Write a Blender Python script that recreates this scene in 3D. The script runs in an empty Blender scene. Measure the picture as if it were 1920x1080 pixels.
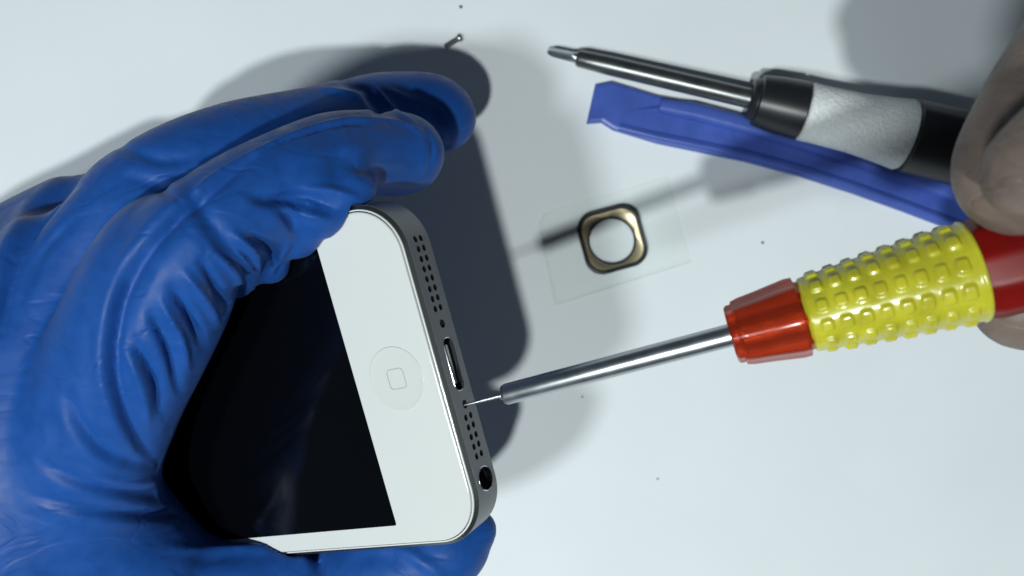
import bpy, bmesh, math, random
import numpy as np
from mathutils import Vector, Matrix
random.seed(7); rng = np.random.default_rng(7)
S = 0.001                      # everything below is measured in millimetres
sc = bpy.context.scene

# ------------------------------------------------------------------ camera
CAM_H = 212.0                  # camera height above the tabletop
FOC = 1650.0                   # focal length in pixels of the 1920 px wide photo
cam = bpy.data.cameras.new('camera'); cam_o = bpy.data.objects.new('camera', cam)
sc.collection.objects.link(cam_o); sc.camera = cam_o
cam_o.location = (0, 0, CAM_H*S); cam_o.rotation_euler = (0, 0, 0)
cam.sensor_width = 36; cam.lens = 36*FOC/1920
cam.clip_start = 0.002; cam.clip_end = 20
cam.dof.use_dof = True; cam.dof.focus_distance = 0.152; cam.dof.aperture_fstop = 19

# ------------------------------------------------------------------ world
w = bpy.data.worlds.new('World'); sc.world = w; w.use_nodes = True
wb = w.node_tree.nodes['Background']
wb.inputs[0].default_value = (0.62, 0.80, 1.0, 1); wb.inputs[1].default_value = 0.06

# ------------------------------------------------------------------ the two desk lamps' light
def area(name, loc, size, power, col):
    l = bpy.data.lights.new(name, 'AREA'); l.shape = 'DISK'; l.size = size*S; l.energy = power; l.color = col
    o = bpy.data.objects.new(name, l); sc.collection.objects.link(o)
    o.location = Vector(loc)*S
    d = Vector((10, 0, 0)) - Vector(loc); o.rotation_euler = d.to_track_quat('-Z', 'Y').to_euler()
    return o
area('lamp_light', (-72, -258, 700), 30, 2.95, (0.94, 1.0, 0.985))
area('lamp_light', (-322, -280, 700), 85, 2.75, (0.90, 0.98, 0.99))

sc.view_settings.view_transform = 'Standard'; sc.view_settings.look = 'None'
sc.view_settings.exposure = 0; sc.view_settings.gamma = 1; sc.view_settings.use_curve_mapping = False
sc.render.engine = 'CYCLES'

# ------------------------------------------------------------------ helpers
def W(px, py, h):
    """photo pixel + height above the table (mm) -> point in the scene (mm)"""
    z = CAM_H - h
    return np.array([(px-960)/FOC*z, -(py-540)/FOC*z, h], float)

def mat(name, col, rough=0.5, metal=0.0, spec=0.5, coat=0.0, trans=0.0, sheen=0.0, sss=0.0, ior=1.45):
    m = bpy.data.materials.new(name); m.use_nodes = True
    b = m.node_tree.nodes['Principled BSDF']
    b.inputs['Base Color'].default_value = (*col, 1); b.inputs['Roughness'].default_value = rough
    b.inputs['Metallic'].default_value = metal; b.inputs['Specular IOR Level'].default_value = spec
    b.inputs['Coat Weight'].default_value = coat; b.inputs['Coat Roughness'].default_value = 0.06
    b.inputs['Transmission Weight'].default_value = trans; b.inputs['IOR'].default_value = ior
    b.inputs['Sheen Weight'].default_value = sheen
    if sss:
        b.inputs['Subsurface Weight'].default_value = sss; b.inputs['Subsurface Scale'].default_value = 0.002
        b.inputs['Subsurface Radius'].default_value = (1, .35, .2)
    return m

def vary(m, scale, amount=0.15, bump=0.0, dist=0.0002, rough=0.0, kind='noise', stretch=(1, 1, 1)):
    """procedural unevenness: colour, roughness and bump, in object space (metres)"""
    nt = m.node_tree; b = nt.nodes['Principled BSDF']
    tc = nt.nodes.new('ShaderNodeTexCoord'); mp = nt.nodes.new('ShaderNodeMapping'); mp.inputs['Scale'].default_value = stretch
    nt.links.new(tc.outputs['Object'], mp.inputs[0])
    if kind == 'noise':
        n = nt.nodes.new('ShaderNodeTexNoise'); n.inputs['Scale'].default_value = scale; n.inputs['Detail'].default_value = 6; out = n.outputs[0]
    else:
        n = nt.nodes.new('ShaderNodeTexVoronoi'); n.inputs['Scale'].default_value = scale; out = n.outputs['Distance']
    nt.links.new(mp.outputs[0], n.inputs['Vector'])
    if amount:
        c = b.inputs['Base Color'].default_value
        r = nt.nodes.new('ShaderNodeMapRange'); r.inputs['From Min'].default_value = 0.3; r.inputs['From Max'].default_value = 0.7
        r.inputs['To Min'].default_value = 1-amount; r.inputs['To Max'].default_value = 1+amount
        nt.links.new(out, r.inputs['Value'])
        x = nt.nodes.new('ShaderNodeMix'); x.data_type = 'RGBA'; x.blend_type = 'MULTIPLY'; x.inputs['Factor'].default_value = 1
        x.inputs['A'].default_value = tuple(c); nt.links.new(r.outputs[0], x.inputs['B'])
        nt.links.new(x.outputs['Result'], b.inputs['Base Color'])
    if rough:
        r2 = nt.nodes.new('ShaderNodeMapRange'); v = b.inputs['Roughness'].default_value
        r2.inputs['From Min'].default_value = 0.3; r2.inputs['From Max'].default_value = 0.7
        r2.inputs['To Min'].default_value = max(0.02, v-rough); r2.inputs['To Max'].default_value = v+rough
        nt.links.new(out, r2.inputs['Value']); nt.links.new(r2.outputs[0], b.inputs['Roughness'])
    if bump:
        bp = nt.nodes.new('ShaderNodeBump'); bp.inputs['Strength'].default_value = bump; bp.inputs['Distance'].default_value = dist
        nt.links.new(out, bp.inputs['Height']); nt.links.new(bp.outputs[0], b.inputs['Normal'])
    return m

def empty(name, loc, label, cat, group=None):
    o = bpy.data.objects.new(name, None); sc.collection.objects.link(o)
    o.empty_display_size = 0.01; o.location = Vector(loc)*S
    tag(o, label, cat, group); return o
def tag(o, label=None, cat=None, group=None, kind=None):
    if label: o['label'] = label
    if cat: o['category'] = cat
    if group: o['group'] = group
    if kind: o['kind'] = kind
def link(name, me, parent=None, mats=(), smooth=None):
    """mesh in world millimetres -> one object (origin at its parent's base or its own centre)"""
    o = bpy.data.objects.new(name, me); sc.collection.objects.link(o)
    for m in (mats if isinstance(mats, (list, tuple)) else [mats]): me.materials.append(m)
    if parent is not None:
        base = parent.matrix_world.translation if False else world_loc(parent)
    else:
        n = len(me.vertices); co = np.empty(n*3); me.vertices.foreach_get('co', co); co = co.reshape(-1, 3)
        base = Vector(((co[:, 0].min()+co[:, 0].max())/2*S, (co[:, 1].min()+co[:, 1].max())/2*S, co[:, 2].min()*S))
    n = len(me.vertices); co = np.empty(n*3); me.vertices.foreach_get('co', co); co = co.reshape(-1, 3)*S - np.array(base)
    me.vertices.foreach_set('co', co.ravel())
    o.location = (0, 0, 0) if parent is not None else base
    if parent is not None: o.parent = parent
    o['_b'] = list(base)
    if smooth is not None:
        me.polygons.foreach_set('use_smooth', [True]*len(me.polygons))
        if smooth < 180:
            try: me.set_sharp_from_angle(angle=math.radians(smooth))
            except Exception: pass
    me.update(); return o
def world_loc(o):
    if '_b' in o.keys(): return Vector(o['_b'])
    return Vector(o.location)
def bm_mesh(bm, name='mesh', fix=True):
    if fix: bmesh.ops.recalc_face_normals(bm, faces=bm.faces)
    me = bpy.data.meshes.new(name); bm.to_mesh(me); bm.free(); return me

def loft(bm, rings, cap=True, closed=False):
    vr = [[bm.verts.new(tuple(p)) for p in r] for r in rings]
    n = len(vr[0]); m = len(vr)
    for i in range(m-1 if not closed else m):
        a, b = vr[i], vr[(i+1) % m]
        for j in range(n): bm.faces.new((a[j], a[(j+1) % n], b[(j+1) % n], b[j]))
    if cap and not closed:
        bm.faces.new(vr[0]); bm.faces.new(vr[-1])
    return vr
def frame(a, b):
    d = np.array(b, float)-np.array(a, float); L = np.linalg.norm(d); d /= L
    u = np.cross(d, [0, 0, 1.]); u /= np.linalg.norm(u); v = np.cross(u, d)
    return d, u, v, L
def lathe(bm, a, axis, prof, n=64, fn=None, cap=True):
    """prof: list of (distance along axis, radius). fn(t, theta, r) may change r"""
    d, u, v = axis; a = np.array(a, float); rings = []
    for (t, r) in prof:
        ring = []
        for k in range(n):
            th = 2*math.pi*k/n; rr = fn(t, th, r) if fn else r
            ring.append(a + d*t + (u*math.cos(th) + v*math.sin(th))*rr)
        rings.append(ring)
    return loft(bm, rings, cap)
def prism(bm, pts, h0, h1, bev=0.0):
    """outline in world xy (mm), from h0 up to h1, top edge chamfered by bev"""
    pts = [np.array(p[:2], float) for p in pts]; n = len(pts)
    area2 = sum(pts[i][0]*pts[(i+1) % n][1]-pts[(i+1) % n][0]*pts[i][1] for i in range(n))
    if area2 < 0: pts = pts[::-1]
    rings = [[(*p, h0) for p in pts]]
    if bev:
        ins = []
        for i in range(n):
            e1 = pts[i]-pts[i-1]; e2 = pts[(i+1) % n]-pts[i]
            n1 = np.array([-e1[1], e1[0]])/np.linalg.norm(e1); n2 = np.array([-e2[1], e2[0]])/np.linalg.norm(e2)
            m = n1+n2; m /= np.linalg.norm(m); k = min(1.6, 1/max(0.3, float(m@n1)))
            ins.append(pts[i]+m*k*bev)
        rings += [[(*p, h1-bev*0.8) for p in pts], [(*(0.7*p+0.3*q), h1-bev*0.25) for p, q in zip(pts, ins)], [(*q, h1) for q in ins]]
    else: rings += [[(*p, h1) for p in pts]]
    loft(bm, rings)

# ------------------------------------------------------------------ signed-distance sculpting (numpy surface nets)
class Field:
    def __init__(s, lo, hi, step):
        s.lo = np.array(lo, float); s.step = step
        s.n = np.ceil((np.array(hi)-s.lo)/step).astype(int)+1
        s.d = np.full(s.n, 50.0, np.float32)
        s.ax = [s.lo[i]+np.arange(s.n[i])*step for i in range(3)]
    def capsule(s, a, b, ra, rb, k=2.0, squash=None):
        a = np.array(a, float); b = np.array(b, float); R = max(ra, rb)+k*2+3
        i0 = np.maximum(0, np.floor((np.minimum(a, b)-R-s.lo)/s.step).astype(int)); i1 = np.minimum(s.n, np.ceil((np.maximum(a, b)+R-s.lo)/s.step).astype(int)+1)
        if (i1 <= i0).any(): return
        X, Y, Z = np.meshgrid(*[s.ax[i][i0[i]:i1[i]].astype(np.float32) for i in range(3)], indexing='ij')
        ab = b-a; L2 = max(1e-9, float(ab@ab))
        t = np.clip(((X-a[0])*ab[0]+(Y-a[1])*ab[1]+(Z-a[2])*ab[2])/L2, 0, 1)
        dx = X-a[0]-t*ab[0]; dy = Y-a[1]-t*ab[1]; dz = Z-a[2]-t*ab[2]
        dd = np.sqrt(dx*dx+dy*dy+dz*dz)-(ra+(rb-ra)*t)
        sl = tuple(slice(i0[i], i1[i]) for i in range(3)); o = s.d[sl]
        h = np.clip(0.5+0.5*(o-dd)/k, 0, 1)
        s.d[sl] = o*(1-h)+dd*h-k*h*(1-h)
    def chain(s, pts, k=2.0):
        if len(pts) > 3: pts = spline(pts, 5)
        for p, q in zip(pts[:-1], pts[1:]): s.capsule(p[:3], q[:3], p[3], q[3], k)
    def cut(s, fn, k=0.6):
        X, Y, Z = np.meshgrid(*[x.astype(np.float32) for x in s.ax], indexing='ij')
        c = -fn(X, Y, Z); h = np.clip(0.5-0.5*(s.d-c)/k, 0, 1)
        s.d = (s.d*(1-h)+c*h+k*h*(1-h)).astype(np.float32)
    def mesh(s):
        d = s.d; ins = d < 0; nx, ny, nz = d.shape
        cnt = np.zeros((nx-1, ny-1, nz-1), np.float32); acc = np.zeros((nx-1, ny-1, nz-1, 3), np.float32)
        offs = [(i, j, k) for i in (0, 1) for j in (0, 1) for k in (0, 1)]
        def sub(a, o): return a[o[0]:o[0]+nx-1, o[1]:o[1]+ny-1, o[2]:o[2]+nz-1]
        for ax in range(3):
            for o in offs:
                if o[ax]: continue
                p = list(o); p[ax] = 1; A = sub(d, o); B = sub(d, p); c = (A < 0) != (B < 0)
                with np.errstate(all='ignore'): t = np.where(c, A/(A-B), 0)
                cnt += c
                for q in range(3):
                    acc[..., q] += np.where(c, (o[q] if q != ax else t), 0)
        act = cnt > 0; idx = -np.ones(act.shape, np.int64); idx[act] = np.arange(act.sum())
        cell = np.argwhere(act); v = (cell + acc[act]/cnt[act][:, None])*s.step + s.lo
        quads = []
        for ax in range(3):
            A = d[tuple(slice(0, -1) if q == ax else slice(None) for q in range(3))]; B = d[tuple(slice(1, None) if q == ax else slice(None) for q in range(3))]
            e = np.argwhere((A < 0) != (B < 0)); u1, u2 = [(1, 2), (2, 0), (0, 1)][ax]
            ok = (e[:, u1] > 0) & (e[:, u2] > 0) & (e[:, u1] < d.shape[u1]-1) & (e[:, u2] < d.shape[u2]-1); e = e[ok]
            a0 = A[tuple(e.T)] < 0
            c = []
            for (i, j) in ((0, 0), (1, 0), (1, 1), (0, 1)):
                f = e.copy(); f[:, u1] -= 1-i; f[:, u2] -= 1-j; c.append(idx[tuple(f.T)])
            c = np.stack(c, 1); c[~a0] = c[~a0][:, ::-1]; quads.append(c)
        return v, np.concatenate(quads)

def smooth_verts(v, q, it=2, lam=0.5):
    n = len(v); e = np.concatenate([q[:, [0, 1]], q[:, [1, 2]], q[:, [2, 3]], q[:, [3, 0]]])
    a = np.concatenate([e[:, 0], e[:, 1]]); b = np.concatenate([e[:, 1], e[:, 0]]); cnt = np.bincount(a, minlength=n)[:, None]
    for k in range(it):
        for l in (lam, -lam*0.9):
            s = np.stack([np.bincount(a, v[b, i], minlength=n) for i in range(3)], 1)/np.maximum(cnt, 1)
            v = v+l*(s-v)
    return v
def normals(v, q):
    nn = np.cross(v[q[:, 2]]-v[q[:, 0]], v[q[:, 3]]-v[q[:, 1]]); N = np.zeros_like(v)
    for i in range(4):
        for k in range(3): N[:, k] += np.bincount(q[:, i], nn[:, k], minlength=len(v))
    return N/np.maximum(1e-9, np.linalg.norm(N, axis=1))[:, None]
def np_mesh(v, q):
    me = bpy.data.meshes.new('mesh'); me.vertices.add(len(v)); me.vertices.foreach_set('co', v.astype(np.float32).ravel())
    me.loops.add(q.size); me.loops.foreach_set('vertex_index', q.astype(np.int32).ravel())
    me.polygons.add(len(q)); me.polygons.foreach_set('loop_start', np.arange(len(q), dtype=np.int32)*4)
    me.update(calc_edges=True); me.validate(); return me
def toW(v):                                    # scene point (mm) -> photo pixel, for measuring where a fold runs
    z = CAM_H-v[:, 2]; return 960+v[:, 0]/z*FOC, 540-v[:, 1]/z*FOC
def spline(pts, n=10):
    P = [np.array(p, float) for p in pts]; P = [2*P[0]-P[1]]+P+[2*P[-1]-P[-2]]; out = []
    for i in range(1, len(P)-2):
        for k in range(n):
            t = k/n; a, b, c, d = P[i-1:i+3]
            out.append(0.5*((2*b)+(c-a)*t+(2*a-5*b+4*c-d)*t*t+(-a+3*b-3*c+d)*t**3))
    out.append(P[-2]); return np.array(out)
def fold(v, N, pts, depth, width, side=0.0):
    """press a crease (depth<0) or raise a ridge (depth>0) along a curve; width in mm.
       side: asymmetry, the far side of the curve is pulled the other way"""
    c = spline(pts, 8); px, py = toW(v); sel = np.where((N[:, 2] > -0.05) & (px > c[:, 0].min()-80) & (px < c[:, 0].max()+80) & (py > c[:, 1].min()-80) & (py < c[:, 1].max()+80))[0]
    if not len(sel): return v
    x = px[sel]; y = py[sel]; best = np.full(len(sel), 1e9); sg = np.zeros(len(sel)); tt = np.zeros(len(sel)); m = len(c)-1
    for i in range(m):
        a, b = c[i], c[i+1]; ab = b-a; L = max(1e-6, ab@ab)
        t = np.clip(((x-a[0])*ab[0]+(y-a[1])*ab[1])/L, 0, 1); dx = x-a[0]-t*ab[0]; dy = y-a[1]-t*ab[1]; dd = np.hypot(dx, dy)
        u = dd < best; best[u] = dd[u]; sg[u] = np.sign(ab[0]*dy-ab[1]*dx)[u]; tt[u] = (i+t[u])/m
    mm = best/10.8; env = np.clip(np.sin(np.pi*np.clip(tt, 0.02, 0.98)), 0, 1)**0.5
    g = np.exp(-(mm/width)**2) - side*sg*np.exp(-((mm-1.6*width)/(1.3*width))**2)*0.6
    v = v.copy(); v[sel] += N[sel]*(depth*g*env)[:, None]; return v

# ------------------------------------------------------------------ materials
M_table = vary(mat('white_board', (0.805, 0.85, 0.875), 0.55, spec=0.3), 28, 0.022, bump=0.12, dist=0.0001)
M_glove = mat('blue_nitrile', (0.010, 0.074, 0.315), 0.50, spec=0.27, sheen=0.04)
vary(M_glove, 330, 0.08, bump=0.35, dist=0.00025, rough=0.10)
M_glove.node_tree.nodes['Principled BSDF'].inputs['Sheen Tint'].default_value = (0.7, 0.8, 1, 1)
def creases(m, scale, dist, stretch=(1, 1, 1), width=0.09):
    """fine irregular crease lines: the zero line of a warped noise, chained before the bump already there"""
    nt = m.node_tree; b = nt.nodes['Principled BSDF']
    tc = nt.nodes.new('ShaderNodeTexCoord'); mp = nt.nodes.new('ShaderNodeMapping'); mp.inputs['Scale'].default_value = stretch; mp.inputs['Rotation'].default_value = (0, 0, 0.6)
    n = nt.nodes.new('ShaderNodeTexNoise'); n.inputs['Scale'].default_value = scale; n.inputs['Detail'].default_value = 2.5; n.inputs['Distortion'].default_value = 0.8
    su = nt.nodes.new('ShaderNodeMath'); su.operation = 'SUBTRACT'; su.inputs[1].default_value = 0.5
    ab = nt.nodes.new('ShaderNodeMath'); ab.operation = 'ABSOLUTE'
    mr = nt.nodes.new('ShaderNodeMapRange'); mr.interpolation_type = 'SMOOTHSTEP'; mr.inputs['From Max'].default_value = width
    bp = nt.nodes.new('ShaderNodeBump'); bp.inputs['Strength'].default_value = 0.8; bp.inputs['Distance'].default_value = dist
    nt.links.new(tc.outputs['Object'], mp.inputs[0]); nt.links.new(mp.outputs[0], n.inputs['Vector']); nt.links.new(n.outputs[0], su.inputs[0])
    nt.links.new(su.outputs[0], ab.inputs[0]); nt.links.new(ab.outputs[0], mr.inputs['Value']); nt.links.new(mr.outputs[0], bp.inputs['Height'])
    old = [l for l in nt.links if l.to_socket == b.inputs['Normal']]
    if old: nt.links.new(bp.outputs[0], old[0].from_node.inputs['Normal'])
    else: nt.links.new(bp.outputs[0], b.inputs['Normal'])
creases(M_glove, 48, 0.00009, (1.0, 1.8, 1.0), 0.06)
M_skin_shaded = vary(mat('shaded_skin', (0.165, 0.125, 0.105), 0.5, spec=0.3, sss=0.1), 130, 0.28, bump=0.3, dist=0.0006)  # base colour darkened: the shade on the right hand is painted in
creases(M_skin_shaded, 130, 0.00012, (1, 2, 1), 0.08)
M_alu = vary(mat('grey_aluminium', (0.21, 0.22, 0.225), 0.42, metal=0.5), 900, 0.04)
M_chamfer = mat('polished_chamfer', (0.85, 0.87, 0.88), 0.16, metal=1)
M_lip = mat('white_lip', (0.80, 0.82, 0.80), 0.2, coat=0.5)
M_chamfer_dark = mat('dark_chamfer', (0.10, 0.11, 0.11), 0.3, metal=0.8)
M_gap = mat('gap_shadow_gasket', (0.02, 0.02, 0.02), 0.6)
M_glass = vary(mat('white_glass', (0.68, 0.70, 0.69), 0.13, spec=0.5), 60, 0.01)
M_button = mat('white_button', (0.655, 0.68, 0.66), 0.3)
M_mark = mat('grey_outline', (0.46, 0.48, 0.47), 0.4)
M_screen = vary(mat('black_screen', (0.0015, 0.002, 0.003), 0.10, spec=0.45), 40, 0, rough=0.03)
M_hole = mat('dark_hole', (0.01, 0.01, 0.012), 0.7)
M_steel = vary(mat('brushed_steel', (0.50, 0.53, 0.55), 0.32, metal=1), 300, 0.05, rough=0.04, stretch=(1, 1, 1))
M_dark_steel = vary(mat('dark_steel', (0.16, 0.17, 0.17), 0.33, metal=0.9), 300, 0.08, rough=0.05)
M_red = vary(mat('clear_red_plastic', (0.62, 0.05, 0.012), 0.2, coat=0.1, trans=0.75, ior=1.4), 250, 0.12, rough=0.04)
M_red_shaded = vary(mat('shaded_red_plastic', (0.17, 0.004, 0.003), 0.38, spec=0.25), 200, 0.15)  # dimmer red for the rear handle, its shade put into the colour
M_yellow = vary(mat('yellow_rubber', (0.50, 0.475, 0.028), 0.22, coat=0.45, sss=0.4), 260, 0.16, rough=0.08, bump=0.25, dist=0.0004)
M_black = vary(mat('black_plastic', (0.014, 0.015, 0.018), 0.35), 300, 0.1)
M_white_grip = vary(mat('white_rubber', (0.76, 0.79, 0.79), 0.5), 1300, 0.04, bump=0.5, dist=0.0003, kind='voronoi')
M_blue = vary(mat('blue_plastic', (0.055, 0.105, 0.42), 0.36), 160, 0.12, bump=0.2, rough=0.08)
M_rim = vary(mat('dark_rim', (0.035, 0.038, 0.045), 0.35), 400, 0.1)
M_gold = vary(mat('gold_foil', (0.78, 0.67, 0.42), 0.38, metal=0.8), 300, 0.08, bump=0.3, dist=0.0003)
M_dust = mat('dust', (0.12, 0.12, 0.11), 0.8)
def film_material():
    m = bpy.data.materials.new('clear_film'); m.use_nodes = True; nt = m.node_tree; nt.nodes.clear()
    o = nt.nodes.new('ShaderNodeOutputMaterial'); a = nt.nodes.new('ShaderNodeBsdfTransparent'); a.inputs[0].default_value = (0.97, 0.975, 0.97, 1)
    g = nt.nodes.new('ShaderNodeBsdfGlossy'); g.inputs['Roughness'].default_value = 0.12; g.inputs[0].default_value = (0.8, 0.8, 0.8, 1)
    f = nt.nodes.new('ShaderNodeFresnel'); f.inputs[0].default_value = 1.4; x = nt.nodes.new('ShaderNodeMixShader')
    nt.links.new(f.outputs[0], x.inputs[0]); nt.links.new(a.outputs[0], x.inputs[1]); nt.links.new(g.outputs[0], x.inputs[2]); nt.links.new(x.outputs[0], o.inputs[0]); return m
M_film = film_material()

# ------------------------------------------------------------------ the setting: white tabletop
bm = bmesh.new(); bmesh.ops.create_grid(bm, x_segments=2, y_segments=2, size=700)
o = link('tabletop', bm_mesh(bm), None, M_table); tag(o, kind='structure', label='plain white work surface')

# ------------------------------------------------------------------ smartphone
# phone frame: X towards the home-button end, Y across (top of photo to bottom), Z out of the glass
PR = np.array([[0.84433, 0.26419, -0.46616], [0.20106, -0.96264, -0.1814], [0.49667, -0.05943, 0.8659]])
PT = np.array([-19.233, 15.006, 64.096 + (CAM_H-203)])
def ph(X, Y, Z): return PR@np.array([X, Y, Z], float)+PT
def rrect(x0, x1, y0, y1, r, n=14):
    pts = []
    for cx, cy, a0 in ((x1-r, y1-r, 0), (x0+r, y1-r, 90), (x0+r, y0+r, 180), (x1-r, y0+r, 270)):
        for k in range(n+1):
            a = math.radians(a0+90*k/n); pts.append((cx+r*math.cos(a), cy+r*math.sin(a)))
    return pts
LEN, WID, THK = 123.8, 58.6, 7.6
def outline(ins, z): return [ph(x, y, z) for x, y in rrect(-LEN+ins, -ins, ins, WID-ins, 9.2-ins)]
def rings_obj(name, prof, mats, parent, closed=False, cap=True, smooth=35):
    bm = bmesh.new(); loft(bm, [outline(i, z) for i, z in prof], cap=cap, closed=closed); return link(name, bm_mesh(bm), parent, mats, smooth)
phone = empty('smartphone', PT, 'white front smartphone with blank black screen and grey metal end, held in the blue glove', 'smartphone')
body = rings_obj('body', [(0.75, -THK), (0.30, -THK+0.12), (0.0, -THK+0.45), (0.0, -1.05), (0.9, -1.0)], [M_alu, M_hole], phone)
def cylinder_cut(bm, Y, Z, r, depth, ry=None, rx=None, n=24):
    """hole bored into the end face; rx: radius along Y"""
    rx = rx or r; rings = []
    for X in (0.6, -depth): rings.append([ph(X, Y+rx*math.cos(2*math.pi*k/n), Z+r*math.sin(2*math.pi*k/n)) for k in range(n)])
    loft(bm, rings)
def stadium_cut(bm, Y, Z, half, r, x0, x1):
    rings = []
    for X in (x0, x1):
        ring = []
        for k in range(32):
            a = 2*math.pi*k/32; ring.append(ph(X, Y+r*math.cos(a)+(half-r)*(1 if math.cos(a) > 0 else -1), Z+r*math.sin(a)))
        rings.append(ring)
    loft(bm, rings)
PORT_Y, PORT_Z, JACK_Y = 29.3, -4.15, 49.0
cb = bmesh.new()
for k in range(8):
    for dz in (-0.78, 0.78): cylinder_cut(cb, PORT_Y-21.3+1.68*k, PORT_Z+dz, 0.48, 1.6, rx=0.55)
for k in range(5):
    for dz in (-0.78, 0.78): cylinder_cut(cb, PORT_Y+9.0+1.66*k, PORT_Z+dz, 0.48, 1.6, rx=0.55)
for y in (-6.9, 6.9): cylinder_cut(cb, PORT_Y+y, PORT_Z, 0.72, 0.9)
stadium_cut(cb, PORT_Y, PORT_Z, 4.45, 1.25, 0.6, -5)
cylinder_cut(cb, JACK_Y, PORT_Z, 1.95, 6, n=40)
cut_me = bm_mesh(cb); cutter = bpy.data.objects.new('cutter', cut_me); sc.collection.objects.link(cutter)
n = len(cut_me.vertices); co = np.empty(n*3); cut_me.vertices.foreach_get('co', co); cut_me.vertices.foreach_set('co', (co.reshape(-1, 3)*S).ravel())
cut_me.materials.append(M_alu); cut_me.materials.append(M_hole); cut_me.polygons.foreach_set('material_index', [1]*len(cut_me.polygons))
md = body.modifiers.new('b', 'BOOLEAN'); md.object = cutter; md.operation = 'DIFFERENCE'; md.solver = 'EXACT'; md.material_mode = 'INDEX'
bpy.context.view_layer.update()
dg = bpy.context.evaluated_depsgraph_get(); nm = bpy.data.meshes.new_from_object(body.evaluated_get(dg)); body.modifiers.clear()
if len(nm.vertices) > 100: body.data = nm
bpy.data.objects.remove(cutter)
try: body.data.set_sharp_from_angle(angle=math.radians(35))
except Exception: pass
# bright polished edge between the metal side and the glass, then the dark gap and the white lip
rings_obj('chamfer', [(0.03, -1.04), (0.05, -0.96), (0.60, -0.50), (0.62, -0.98)], M_chamfer_dark, phone, closed=True, cap=False, smooth=None)
rings_obj('lip', [(0.64, -1.0), (0.64, -0.44), (0.70, -0.34), (0.80, -0.31), (0.90, -0.36), (0.92, -1.0)], M_lip, phone, closed=True, cap=False)
rings_obj('gasket', [(0.93, -1.0), (0.93, -0.60), (1.06, -0.60), (1.06, -1.0)], M_gap, phone, closed=True, cap=False)
glass_o = rings_obj('front_glass', [(1.07, -0.95), (1.07, -0.22), (1.12, -0.10), (1.26, -0.02), (1.45, 0.0)], M_glass, phone)
bm = bmesh.new()
def plate(bm, pts, z0, z1): loft(bm, [[ph(x, y, z0) for x, y in pts], [ph(x, y, z1) for x, y in pts]])
plate(bm, rrect(-106.2, -17.6, 4.45, 54.2, 0.35, 4), -0.3, 0.02); link('screen', bm_mesh(bm), phone, M_screen)
# home button: shallow dish in a fine groove
def disc_rings(cx, cy, prof, n=72): return [[ph(cx+r*math.cos(2*math.pi*k/n), cy+r*math.sin(2*math.pi*k/n), z) for k in range(n)] for r, z in prof]
HB = (-8.9, 29.3)
bm = bmesh.new(); loft(bm, disc_rings(*HB, [(5.52, -0.2), (5.50, 0.05), (5.42, 0.12), (5.30, 0.11), (5.0, 0.065), (4.2, 0.04), (2.5, 0.025), (0.6, 0.02)]))
hb = link('home_button', bm_mesh(bm), phone, M_button, 60)
bm = bmesh.new()
a = rrect(HB[0]-1.75, HB[0]+1.75, HB[1]-1.75, HB[1]+1.75, 0.75, 8); b = rrect(HB[0]-1.58, HB[0]+1.58, HB[1]-1.58, HB[1]+1.58, 0.6, 8)
loft(bm, [[ph(x, y, 0.0) for x, y in a], [ph(x, y, 0.075) for x, y in a], [ph(x, y, 0.075) for x, y in b], [ph(x, y, 0.0) for x, y in b]], closed=True)
link('square_mark', bm_mesh(bm), hb, M_mark)
def end_ring(name, Y, half, r_out, r_in, x0, x1, m, parent, n=48, zc=PORT_Z):
    def st(r, X):
        return [ph(X, Y+r*math.cos(2*math.pi*k/n)+(half)*(1 if math.cos(2*math.pi*(k+.01)/n) > 0 else -1), zc+r*math.sin(2*math.pi*k/n)) for k in range(n)]
    bm = bmesh.new(); loft(bm, [st(r_out, x0), st(r_out-.05, x1), st((r_in+r_out)/2, x1+.05), st(r_in+.03, x1), st(r_in, x0)], closed=True); return link(name, bm_mesh(bm), parent, m, 50)
port = end_ring('charging_port', PORT_Y, 3.2, 1.45, 1.22, -1.0, 0.03, M_chamfer, phone)
bm = bmesh.new(); loft(bm, [[ph(X, PORT_Y+sy*3.3, PORT_Z-0.45+sz*0.28) for sy, sz in ((-1, -1), (1, -1), (1, 1), (-1, 1))] for X in (-5, -0.75)])
link('contact_tongue', bm_mesh(bm), port, M_chamfer)
jack = end_ring('headphone_jack', JACK_Y, 0.0, 2.12, 1.9, -1.0, 0.03, M_chamfer, phone)
for y in (-6.9, 6.9):
    bm = bmesh.new(); lr = [[ph(X, PORT_Y+y+r*math.cos(k*math.pi/10), PORT_Z+r*math.sin(k*math.pi/10)) for k in range(20)] for X, r in ((-0.95, .7), (-0.45, .62), (-0.30, .4), (-0.45, .18), (-0.62, .12))]
    loft(bm, lr); link('end_screw', bm_mesh(bm), phone, M_dark_steel, 40)

# ------------------------------------------------------------------ blue gloved hand that holds the phone
F = Field((-185, -92, 1), (2, 72, 102), 0.52)
H0 = CAM_H-203
def J(px, py, h, r): p = W(px, py, h+H0); return (p[0], p[1], p[2], r)
k0 = 4.0
# middle finger, behind and lower
F.chain([J(834, 222, 18, 6.0), J(800, 208, 18, 6.6), J(700, 212, 23, 6.9), J(575, 252, 34, 7.8), J(440, 292, 42, 8.6), J(310, 357, 47, 9.2), J(200, 460, 47, 10.5), J(110, 590, 44, 12.5), J(70, 700, 42, 13)], 2.5)
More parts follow.
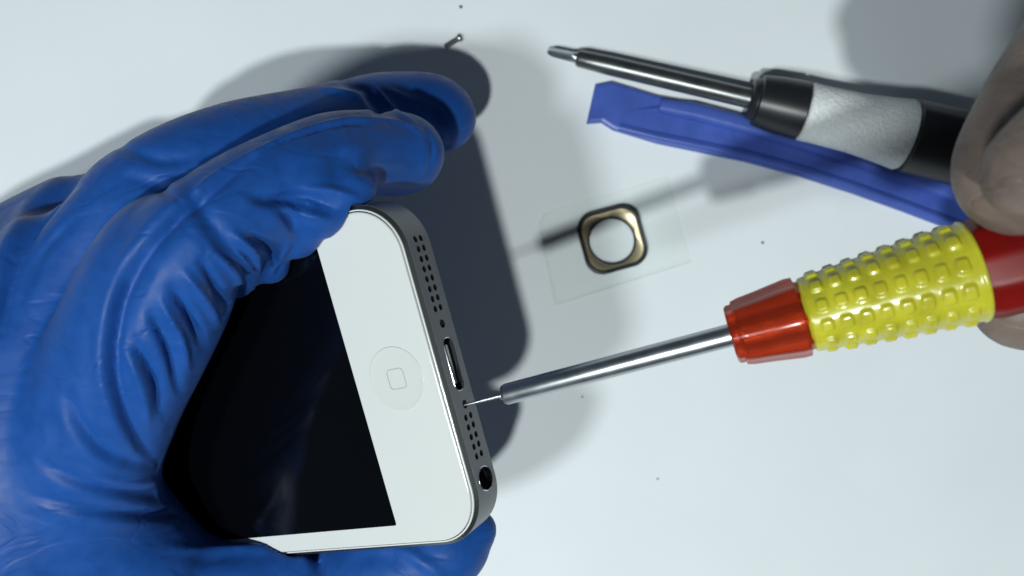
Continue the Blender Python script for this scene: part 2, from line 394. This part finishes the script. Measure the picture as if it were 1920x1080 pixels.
# back of the hand and little-finger side
F.chain([J(250, 398, 34, 6), J(150, 458, 33, 9), J(40, 526, 32, 10.5), J(-140, 650, 30, 15)], 7)
F.chain([J(150, 560, 42, 12), J(80, 700, 42, 14), J(50, 860, 41, 16), J(90, 1030, 38, 15)], 10)
F.chain([J(60, 590, 38, 12), J(-40, 700, 36, 16), J(-50, 880, 36, 18), J(-20, 1050, 34, 16)], 10)
F.chain([J(-100, 760, 28, 20), J(-300, 830, 26, 22), J(-420, 850, 25, 23)], 8)
F.chain([J(-60, 850, 28, 22), J(-300, 900, 26, 23)], 8)
# ring and little finger, folded under the phone
F.chain([J(140, 600, 24, 10), J(260, 450, 20, 9), J(420, 400, 14, 8), J(560, 430, 12, 7.4), J(640, 520, 12, 7), J(660, 600, 13, 6.4)], 2)
F.chain([J(60, 720, 18, 10), J(180, 640, 10, 8), J(340, 640, 5, 7), J(460, 680, 3.5, 6.5), J(520, 740, 4, 5.8)], 2)
# web between forefinger and thumb, lying against the glass
F.chain([J(330, 470, 62, 9), J(258, 620, 60, 9), J(198, 760, 54, 9), J(158, 890, 48, 9), J(195, 1010, 40, 9), J(320, 1100, 34, 9)], 6)
# thumb along the lower side of the phone, its tip past the corner
F.chain([J(170, 980, 36, 13), J(330, 1105, 32, 10), J(560, 1100, 33, 8.6), J(740, 1070, 37, 8.0), J(846, 1014, 39, 7.2)], 3)
F.capsule(J(846, 1014, 39, 0)[:3], J(896, 992, 40, 0)[:3], 6.0, 3.4, 2)
# forefinger, nearest the camera
F.chain([J(764, 288, 40, 6.6), J(738, 288, 41, 7.1), J(640, 291, 50, 7.2), J(540, 336, 57, 7.7), J(430, 402, 62, 8.3), J(340, 482, 65, 8.8), J(262, 610, 61, 9)], 1.2)
# skirts of loose glove from the forefinger down on to the glass
for pts in ([J(560, 330, 58, 6), J(600, 385, 58, 5), J(640, 372, 58, 3.4)],
            [J(640, 320, 54, 5.5), J(668, 350, 57, 3.4)],
            [J(480, 400, 60, 6.5), J(540, 430, 56, 5), J(566, 444, 55.5, 2.8)],
            [J(440, 430, 60, 6.5), J(490, 480, 53, 4.5), J(512, 500, 52.5, 2.4)],
            [J(390, 450, 60, 6.5), J(430, 510, 52, 4.2), J(446, 526, 51, 2.6)],
            [J(340, 500, 60, 6.5), J(375, 570, 50, 4.2), J(388, 590, 49.5, 2.8)],
            [J(300, 560, 58, 6.5), J(320, 660, 49, 4.4), J(328, 712, 47, 3.0)],
            [J(250, 660, 54, 7), J(258, 740, 46, 4.6), J(262, 768, 45, 3.0)],
            [J(190, 800, 49, 7), J(212, 870, 42, 4), J(218, 900, 41, 3)],
            [J(190, 900, 45, 7), J(238, 970, 38, 4), J(248, 988, 37, 3)]):
    F.chain(pts, 2.2)
# the phone pushes its own shape into the hand
iR = PR.T.astype(np.float32)
def phone_box(X, Y, Z):
    x = X-PT[0]; y = Y-PT[1]; z = Z-PT[2]
    a = iR[0, 0]*x+iR[0, 1]*y+iR[0, 2]*z; b = iR[1, 0]*x+iR[1, 1]*y+iR[1, 2]*z; c = iR[2, 0]*x+iR[2, 1]*y+iR[2, 2]*z
    r = 8.5
    qx = np.abs(a+LEN/2)-LEN/2+r; qy = np.abs(b-WID/2)-WID/2+r; d2 = np.hypot(np.maximum(qx, 0), np.maximum(qy, 0))+np.minimum(np.maximum(qx, qy), 0)-r
    return np.maximum(d2, np.abs(c+THK/2)-THK/2)-0.08
F.cut(phone_box, 0.25)
v, q = F.mesh(); v = smooth_verts(v, q, 3)
N = normals(v, q)
# creases and ridges of the nitrile
FOLDS = [
 # (curve, depth, width, side)
 ([(360, 372), (300, 435), (245, 515), (218, 600), (213, 700), (240, 790), (285, 860)], -1.6, 1.3, 0.5),
 ([(470, 300), (410, 345), (340, 405), (300, 450)], -0.8, 1.0, 0.3),
 ([(150, 325), (90, 380), (50, 430), (15, 520), (0, 620)], -1.8, 1.3, 0.5),
 ([(130, 420), (75, 480), (45, 560)], -0.6, 1.0, 0),
 ([(215, 270), (300, 300), (380, 292)], -0.5, 1.2, 0),
 ([(300, 560), (335, 625), (352, 690)], 0.9, 0.8, 0), ([(285, 590), (318, 660), (335, 730)], -1.1, 0.9, 0),
 ([(345, 510), (385, 560), (408, 605)], 0.9, 0.8, 0), ([(322, 540), (360, 600), (380, 650)], -1.2, 0.9, 0),
 ([(400, 470), (440, 510), (452, 545)], 0.8, 0.7, 0), ([(378, 490), (405, 540), (425, 580)], -1.0, 0.8, 0),
 ([(440, 440), (475, 475), (482, 530)], 1.0, 0.7, 0), ([(470, 440), (505, 470), (520, 500)], -1.1, 0.7, 0),
 ([(470, 370), (530, 395), (560, 440)], -0.7, 1.0, 0.3), ([(520, 370), (580, 372), (640, 395)], -1.0, 1.0, 0.4),
 ([(560, 355), (620, 358), (675, 372)], 0.6, 0.8, 0),
 ([(250, 640), (290, 715), (300, 770)], -1.1, 0.9, 0.3), ([(225, 640), (262, 720), (280, 800)], 0.6, 0.8, 0),
 ([(125, 740), (150, 800), (200, 850), (290, 880)], -1.0, 1.2, 0.3), ([(80, 870), (150, 905), (240, 925), (300, 930)], -0.9, 1.1, 0.3),
 ([(60, 930), (150, 955), (260, 965), (340, 960)], -0.7, 1.0, 0.3), ([(150, 880), (220, 900), (300, 905)], 0.5, 0.8, 0),
 ([(580, 1015), (592, 1050), (590, 1100)], -1.8, 1.3, 0), ([(330, 1030), (440, 1030), (560, 1025)], 0.7, 1.0, 0),
 ([(640, 1035), (740, 1028), (800, 1060), (830, 1085)], 0.6, 1.2, 0.2),
 ([(640, 150), (690, 175), (715, 215)], -0.9, 1.0, 0.3), ([(720, 165), (790, 200), (850, 260)], 0.35, 0.6, 0),
 ([(600, 165), (650, 175), (690, 180)], 0.5, 0.6, 0),
 ([(300, 400), (400, 330), (480, 285), (560, 248), (640, 226), (700, 224), (760, 232), (806, 258)], 0.42, 0.36, 0), ([(480, 285), (560, 255), (640, 234), (700, 236)], -0.3, 0.3, 0),
 ([(795, 235), (812, 280), (800, 330)], -0.35, 0.6, 0),
 ([(345, 335), (382, 400), (425, 462), (462, 515)], -0.8, 2.0, 0.3), ([(480, 367), (530, 377), (590, 392), (632, 406)], -0.9, 0.9, 0.2),
 ([(500, 386), (555, 396), (610, 412)], 0.5, 0.7, 0), ([(440, 470), (468, 505), (474, 540)], 0.8, 0.45, 0), ([(545, 455), (520, 490), (505, 520)], 0.5, 0.5, 0),
 ([(700, 160), (738, 205), (782, 232)], 0.35, 0.4, 0), ([(775, 180), (820, 205), (850, 240)], 0.3, 0.35, 0),
 ([(230, 330), (290, 345), (330, 370)], -0.4, 1.2, 0),
 ([(640, 300), (700, 320), (770, 330)], -0.5, 1.4, 0), ([(560, 300), (640, 275), (720, 280)], 0.3, 1.5, 0),
]
for c, dep, wd, sd in FOLDS:
    v = fold(v, N, c, dep*(1.35 if wd < 1.05 else 1.15), wd*0.9, sd)
# broad, soft unevenness of the loose rubber
ph1 = rng.uniform(0, 6.28, (9,)); kk = rng.normal(0, 0.17, (9, 3))
und = sum(np.sin(v@kk[i]+ph1[i]) for i in range(9))/9
v = v+N*(und*0.20)[:, None]*np.clip((v[:, 2:3]-5)/10, 0, 1)
x = (v-PT)@PR; inside = (phone_box(v[:, 0], v[:, 1], v[:, 2]) < 0.02) & (x[:, 2] > -3)      # keep the rubber on top of the glass
lift = np.where(inside, 0.03-x[:, 2], 0); lift = np.where(lift < 2.0, lift, 0); v = v+lift[:, None]*PR[:, 2]
v = smooth_verts(v, q, 1, 0.3)
glove = link('gloved_hand', np_mesh(v, q), None, M_glove, 180)
tag(glove, 'hand in a wrinkled blue nitrile glove gripping the smartphone from the left', 'hand')

# ------------------------------------------------------------------ the screwdriver in use
tp = W(877, 758, CAM_H-141.6); ns = W(1375, 627, CAM_H-131)
dA, uA, vA, LA = frame(tp, ns); AX = (dA, uA, vA)
def at_px(px):                                   # distance along the axis at which it passes a photo column
    k = (px-960)/FOC; z0 = CAM_H-tp[2]; return (k*z0-tp[0])/(dA[0]+k*dA[2])
driver = empty('screwdriver', tp, 'screwdriver with studded yellow grip and clear red handle, its fine tip on the phone end', 'screwdriver')
s0, s1, s2, s3 = at_px(940), at_px(1378), at_px(1508), at_px(1826)
bm = bmesh.new(); lathe(bm, tp, AX, [(-0.7, .12), (0, .24), (s0*0.5, .27), (s0-.3, .30), (s0-.2, .62), (s0+.6, .62)], 24); link('tip', bm_mesh(bm), driver, M_steel, 40)
bm = bmesh.new(); lathe(bm, tp, AX, [(s0+.1, .9), (s0+.35, 1.45), (s0+.8, 1.68), (s1, 1.72), (s1+.8, 1.72), (s1+1.2, 2.9), (s2+6, 2.9)], 48); link('shaft', bm_mesh(bm), driver, M_steel, 40)
def flute(t, th, r): return r*(1+0.038*max(-0.7, math.cos(th*8)))
bm = bmesh.new()
lathe(bm, tp, AX, [(s1-.6, 2.2), (s1-.6, 3.9), (s1-.3, 4.25), (s1+.5, 4.3), (s1+.55, 4.65), (s1+1.6, 4.9), (s1+2.0, 4.95), (s1+4, 5.15), (s2-1.5, 5.75), (s2-.4, 5.7), (s2-.2, 5.0), (s2+1.2, 4.6)], 112, flute)
link('collar', bm_mesh(bm), driver, M_red, 40)
# studded sleeve
L = s3-s2; NU, NT = 190, 260; rows, cols = 12, 8
def sleeve_r(u):
    r = 5.45+(7.15-5.45)*(u**0.9); return r-0.5*math.exp(-((u)/0.012)**2)
bm = bmesh.new(); rings = []
for i in range(NU+1):
    u = i/NU; ring = []
    for j in range(NT):
        th = 2*math.pi*j/NT; r = sleeve_r(u)
        fu = (u-0.045)/0.9*cols; fv = th/(2*math.pi)*rows
        if 0 <= fu < cols:
            a = abs(fu-math.floor(fu)-.5)*2; b = abs(fv-math.floor(fv)-.5)*2
            hsh = math.sin(math.floor(fu)*12.9+math.floor(fv)*78.2)*43758.5; hsh -= math.floor(hsh)
            e = ((a/(0.60+.08*hsh))**4+(b/0.60)**4)**(1/4)
            r += (0.36+0.2*hsh)*max(0, min(1, (1.1-e)/0.38))**1.0*0.92
        # seam bead at the rear end
        if u > 0.965: r += 0.18*math.sin((u-0.965)/0.035*math.pi)
        ring.append(tp+dA*(s2+L*u)+(uA*math.cos(th)+vA*math.sin(th))*r)
    rings.append(ring)
rin = [[tp+dA*(s2+L*u)+(uA*math.cos(2*math.pi*j/NT)+vA*math.sin(2*math.pi*j/NT))*(sleeve_r(u)-0.9) for j in range(NT)] for u in (1, 0)]
loft(bm, rings+rin, closed=True); link('grip_sleeve', bm_mesh(bm), driver, M_yellow, 50)
def facet(t, th, r): return r*(1-0.05*abs(math.sin(th*5))**0.7)
bm = bmesh.new()
lathe(bm, tp, AX, [(s2+1.3, 4.5), (s2+1.5, 4.6), (s3-2, 6.2), (s3-.1, 6.3), (s3+.1, 6.9), (s3+1.5, 7.25), (s3+10, 7.6), (s3+30, 7.9), (s3+38, 7.2), (s3+40, 5.5)], 72, facet); link('handle', bm_mesh(bm), driver, M_red_shaded, 40)
bm = bmesh.new(); lathe(bm, tp, AX, [(s3+40.2, 4.4), (s3+41, 5.2), (s3+45, 5.2), (s3+46, 4.4)], 48); link('swivel_cap', bm_mesh(bm), driver, M_black, 40)

# ------------------------------------------------------------------ bare hand at the right edge
G = Field((38, -38, 40), (165, 100, 168), 0.9)
def K(px, py, z, r): p = W(px, py, CAM_H-z); return (p[0], p[1], p[2], r)
G.chain([K(1908, 338, 116, 6.9), K(1925, 300, 115, 8.0), K(2000, 190, 112, 9.0), K(2110, 90, 108, 10.5), K(2260, 60, 106, 13)], 1.5)          # thumb, behind
G.chain([K(1914, 336, 101, 4.0), K(1940, 308, 100, 4.9), K(2060, 225, 98, 6.2), K(2180, 180, 98, 7.6), K(2330, 200, 100, 9)], 0.8)            # forefinger over the handle
G.chain([K(1905, 572, 127, 5.8), K(1960, 560, 128, 6.9), K(2120, 500, 124, 7.6), K(2260, 400, 118, 8.6), K(2380, 300, 112, 9.5)], 1.2)        # middle finger under the handle
G.chain([K(2040, 660, 138, 6.0), K(2120, 610, 137, 7), K(2280, 520, 130, 8), K(2420, 380, 120, 9)], 1.2)
G.chain([K(2200, 700, 142, 5.4), K(2280, 640, 140, 6.2), K(2400, 560, 133, 7), K(2480, 420, 124, 8)], 1.2)
G.chain([K(2060, 250, 112, 8), K(2200, 200, 112, 10), K(2400, 260, 114, 12)], 3)  # extra palm mass, added to close a bright gap in the hand's shadow
G.chain([K(2260, 60, 108, 13), K(2420, 160, 112, 15), K(2480, 330, 118, 14), K(2500, 440, 122, 10)], 8)
v, q = G.mesh(); v = smooth_verts(v, q, 3); N = normals(v, q)
for c, dep, wd in (([(1830, 250), (1860, 215), (1905, 190)], -0.35, .6), ([(1812, 330), (1850, 318), (1880, 330)], -0.25, .5), ([(1850, 610), (1880, 625), (1915, 628)], -0.3, .5), ([(1850, 300), (1880, 270), (1920, 250)], -0.2, .4)): v = fold(v, N, c, dep, wd)
hand = link('hand', np_mesh(v, q), None, M_skin_shaded, 180)
tag(hand, 'greyish fingers at the right edge pinching the red screwdriver handle', 'hand')

# ------------------------------------------------------------------ second screwdriver lying on the table
b0 = W(1028, 96, 3.5); b1 = W(1760, 268, 9.5)
dB, uB, vB, LB = frame(b0, b1); BX = (dB, uB, vB)
def at_b(px):
    k = (px-960)/FOC; z0 = CAM_H-b0[2]; return (k*z0-b0[0])/(dB[0]+k*dB[2])
drv = empty('screwdriver', (b0[0], b0[1], 0), 'screwdriver lying on the table with a black and white handle and bare steel shaft', 'screwdriver')
c1, c2, c3, c4 = at_b(1082), at_b(1408), at_b(1506), at_b(1698)
def cross(t, th, r): return r*(1-0.30*(abs(math.sin(2*th))**0.6)) if t < c1-1.2 else r
bm = bmesh.new(); lathe(bm, b0, BX, [(-.2, .35), (.3, .8), (1.5, 1.12), (c1-1.3, 1.2), (c1-.6, 1.3), (c1+.1, 1.3)], 64, cross); link('tip', bm_mesh(bm), drv, M_steel, 40)
bm = bmesh.new(); lathe(bm, b0, BX, [(c1-.2, 1.2), (c1, 1.7), (c1+.6, 2.0), (c1+8, 2.25), (c2+3, 2.35)], 48); link('shaft', bm_mesh(bm), drv, M_dark_steel, 40)
bm = bmesh.new(); lathe(bm, b0, BX, [(c2-.4, 2.6), (c2-.4, 4.1), (c2, 4.7), (c2+1.3, 5.1), (c2+1.6, 5.9), (c2+6, 6.5), (c3-.3, 6.8), (c3, 6.5), (c3, 5)], 64); link('collar', bm_mesh(bm), drv, M_black, 40)
bm = bmesh.new(); lathe(bm, b0, BX, [(c3-.2, 5), (c3+.05, 6.3), (c3+.5, 6.75), (c3+4, 6.7), (c3+12, 6.9), (c3+19, 7.6), (c4-.7, 8.2), (c4, 7.9), (c4, 6)], 64); link('grip', bm_mesh(bm), drv, M_white_grip, 40)
bm = bmesh.new(); lathe(bm, b0, BX, [(c4-.2, 6), (c4+.05, 8.0), (c4+.6, 8.6), (c4+20, 8.9), (c4+40, 8.6), (c4+48, 7.5), (c4+50, 5.5)], 64, lambda t, th, r: r*(1-.03*abs(math.sin(3*th)))); link('handle', bm_mesh(bm), drv, M_black, 40)

# ------------------------------------------------------------------ blue opening tool
def TW(px, py, h=1.5): return W(px, py, h)
low = [(1100, 231), (1128, 229), (1150, 243), (1232, 268), (1400, 303), (1500, 330), (1600, 362), (1700, 398), (1790, 432), (2040, 530)]
up = [(2085, 455), (1800, 338), (1700, 305), (1600, 272), (1500, 242), (1400, 214), (1300, 190), (1232, 178), (1146, 152), (1116, 158)]
spud = empty('opening_tool', (*W(1450, 250, 0)[:2], 0), 'flat blue plastic opening tool with a chisel end below the black and white screwdriver', 'pry tool')
bm = bmesh.new(); prism(bm, [TW(*p) for p in low+up], 0.02, 1.9, 0.85); link('blade', bm_mesh(bm), spud, M_blue)
ce = [(1236, 199), (1300, 209), (1400, 235), (1500, 264), (1600, 295), (1700, 330), (1800, 368), (2060, 475)]
bm = bmesh.new(); rings = []
for i, (px, py) in enumerate(ce):
    p = TW(px, py, 2)[:2]; nx = TW(*ce[min(i+1, len(ce)-1)], 2)[:2]-TW(*ce[max(i-1, 0)], 2)[:2]; nx /= np.linalg.norm(nx); t = np.array([-nx[1], nx[0]])
    hw = 2.0 if i else 1.6; hh = 2.1
    rings.append([(*(p+t*hw*a), 1.7+hh*b) for a, b in ((-1.12, 0), (-1, .55), (-.75, .9), (-.4, 1), (.4, 1), (.75, .9), (1, .55), (1.12, 0))])
loft(bm, rings); link('rib', bm_mesh(bm), spud, M_blue, 50)
li = [(1160, 240), (1232, 259), (1400, 293), (1500, 320), (1600, 352), (1700, 388), (1790, 422), (2040, 520)]
bm = bmesh.new(); rings = []
for i, (px, py) in enumerate(li):
    p = TW(px, py, 2)[:2]; nx = TW(*li[min(i+1, len(li)-1)], 2)[:2]-TW(*li[max(i-1, 0)], 2)[:2]; nx /= np.linalg.norm(nx); t = np.array([-nx[1], nx[0]])
    k = 0.55 if i == 0 else 1
    rings.append([(*(p+t*a), 1.6+(b-1.6)*k) for a, b in ((-.55, 1.6), (-.45, 2.3), (-.1, 2.75), (.4, 2.8), (1.1, 2.35), (1.9, 1.75), (2.1, 1.6))])
loft(bm, rings); link('raised_edge', bm_mesh(bm), spud, M_blue, 50)
bm = bmesh.new(); a = TW(1180, 206, 2); b = TW(1236, 196, 2); c = TW(1237, 211, 2)
vs = [bm.verts.new(p) for p in ((*a[:2], 1.85), (*b[:2], 1.8), (*c[:2], 1.8), (*((b+c)/2)[:2], 2.7))]
for f in ((0, 1, 3), (1, 2, 3), (2, 0, 3), (0, 2, 1)): bm.faces.new([vs[i] for i in f])
link('pointed_ridge', bm_mesh(bm), spud, M_blue)

# ------------------------------------------------------------------ clear film with the gold ring on it
film_px = [(1042, 572), (1296, 491), (1252, 329), (1168, 356), (1060, 386), (1036, 392), (1018, 403), (1010, 424), (1026, 500)]
bm = bmesh.new(); prism(bm, [W(*p, 0.2) for p in film_px], 0.05, 0.22, 0.05); film = link('clear_film', bm_mesh(bm), None, M_film)
tag(film, 'thin transparent plastic film lying flat under the gold ring', 'plastic film')
gc = W(1148, 449, 0.6); hc = W(1147, 452, 0.6); ga = math.radians(15.5)
def sq(half, r, z, n=96, c=gc):
    pts = []
    base = rrect(-half, half, -half, half, r, n//4-1)
    for x, y in base: pts.append((c[0]+x*math.cos(ga)-y*math.sin(ga), c[1]+x*math.sin(ga)+y*math.cos(ga), z))
    return pts
def circ(r, z, n=96, c=hc):
    base = []
    for q4 in range(4):
        for k in range(n//4):
            a = math.radians(q4*90+90*k/(n//4-1)); base.append((c[0]+r*math.cos(a+ga), c[1]+r*math.sin(a+ga), z))
    return base
br = empty('button_bracket', (gc[0], gc[1], 0.22), 'rounded square bracket of gold foil with black rims and a round hole', 'phone part')
bm = bmesh.new(); loft(bm, [sq(7.65, 4.3, .25), sq(7.65, 4.3, 1.1), sq(7.4, 4.1, 1.45), sq(6.95, 3.8, 1.4), sq(6.65, 3.5, .95), sq(6.65, 3.5, .25)], closed=True); link('outer_rim', bm_mesh(bm), br, M_rim, 60)
bm = bmesh.new(); loft(bm, [sq(6.75, 3.5, .3), sq(6.75, 3.5, 1.0), circ(5.75, .7), circ(5.55, .3)], closed=True); link('foil_plate', bm_mesh(bm), br, M_gold, 60)
bm = bmesh.new(); loft(bm, [circ(5.78, .6), circ(5.75, 1.1), circ(5.6, 1.15), circ(5.38, 1.0), circ(5.35, .26), circ(5.5, .26)], closed=True); link('inner_rim', bm_mesh(bm), br, M_rim, 60)

# ------------------------------------------------------------------ tiny screw and specks
a = W(834, 88, .6); b = W(862, 71, .8); dS, uS, vS, LS = frame(a, b)
scr = empty('tiny_screw', (a[0], a[1], 0), 'tiny steel screw lying alone near the top edge', 'screw')
def thread(t, th, r): return r+0.07*math.sin(2*math.pi*t/0.42+th) if t < LS*0.5 else r
bm = bmesh.new(); lathe(bm, a, (dS, uS, vS), [(LS*0.85*i/60, 0.62 if i > 1 else .45) for i in range(61)], 28, thread); link('shank', bm_mesh(bm), scr, M_dark_steel, 60)
bm = bmesh.new(); lathe(bm, a, (dS, uS, vS), [(LS*.8, .6), (LS*.88, .9), (LS*1.0, 1.0), (LS*1.06, .9), (LS*1.07, .3), (LS*.98, .2)], 28); link('head', bm_mesh(bm), scr, M_steel, 40)
for (px, py, r, lab) in ((864, 13, .42, 'dark dust speck at the top edge above the tiny screw'), (1430, 455, .35, 'grey dust speck between the gold ring and the yellow grip'),
                         (1233, 898, .22, 'faint dust speck on the empty table at lower right'), (1092, 744, .22, 'faint dust speck just below the steel shaft')):
    bm = bmesh.new(); bmesh.ops.create_icosphere(bm, subdivisions=2, radius=r); p = W(px, py, .15)
    for vv in bm.verts: vv.co = (vv.co.x*random.uniform(.7, 1.2)+p[0], vv.co.y*random.uniform(.7, 1.3)+p[1], max(0.01, vv.co.z*.5+.15))
    o = link('dust_speck', bm_mesh(bm), None, M_dust, 180); tag(o, lab, 'dust', 'specks of dust on the table')
for o in sc.objects:
    if '_b' in o.keys(): del o['_b']
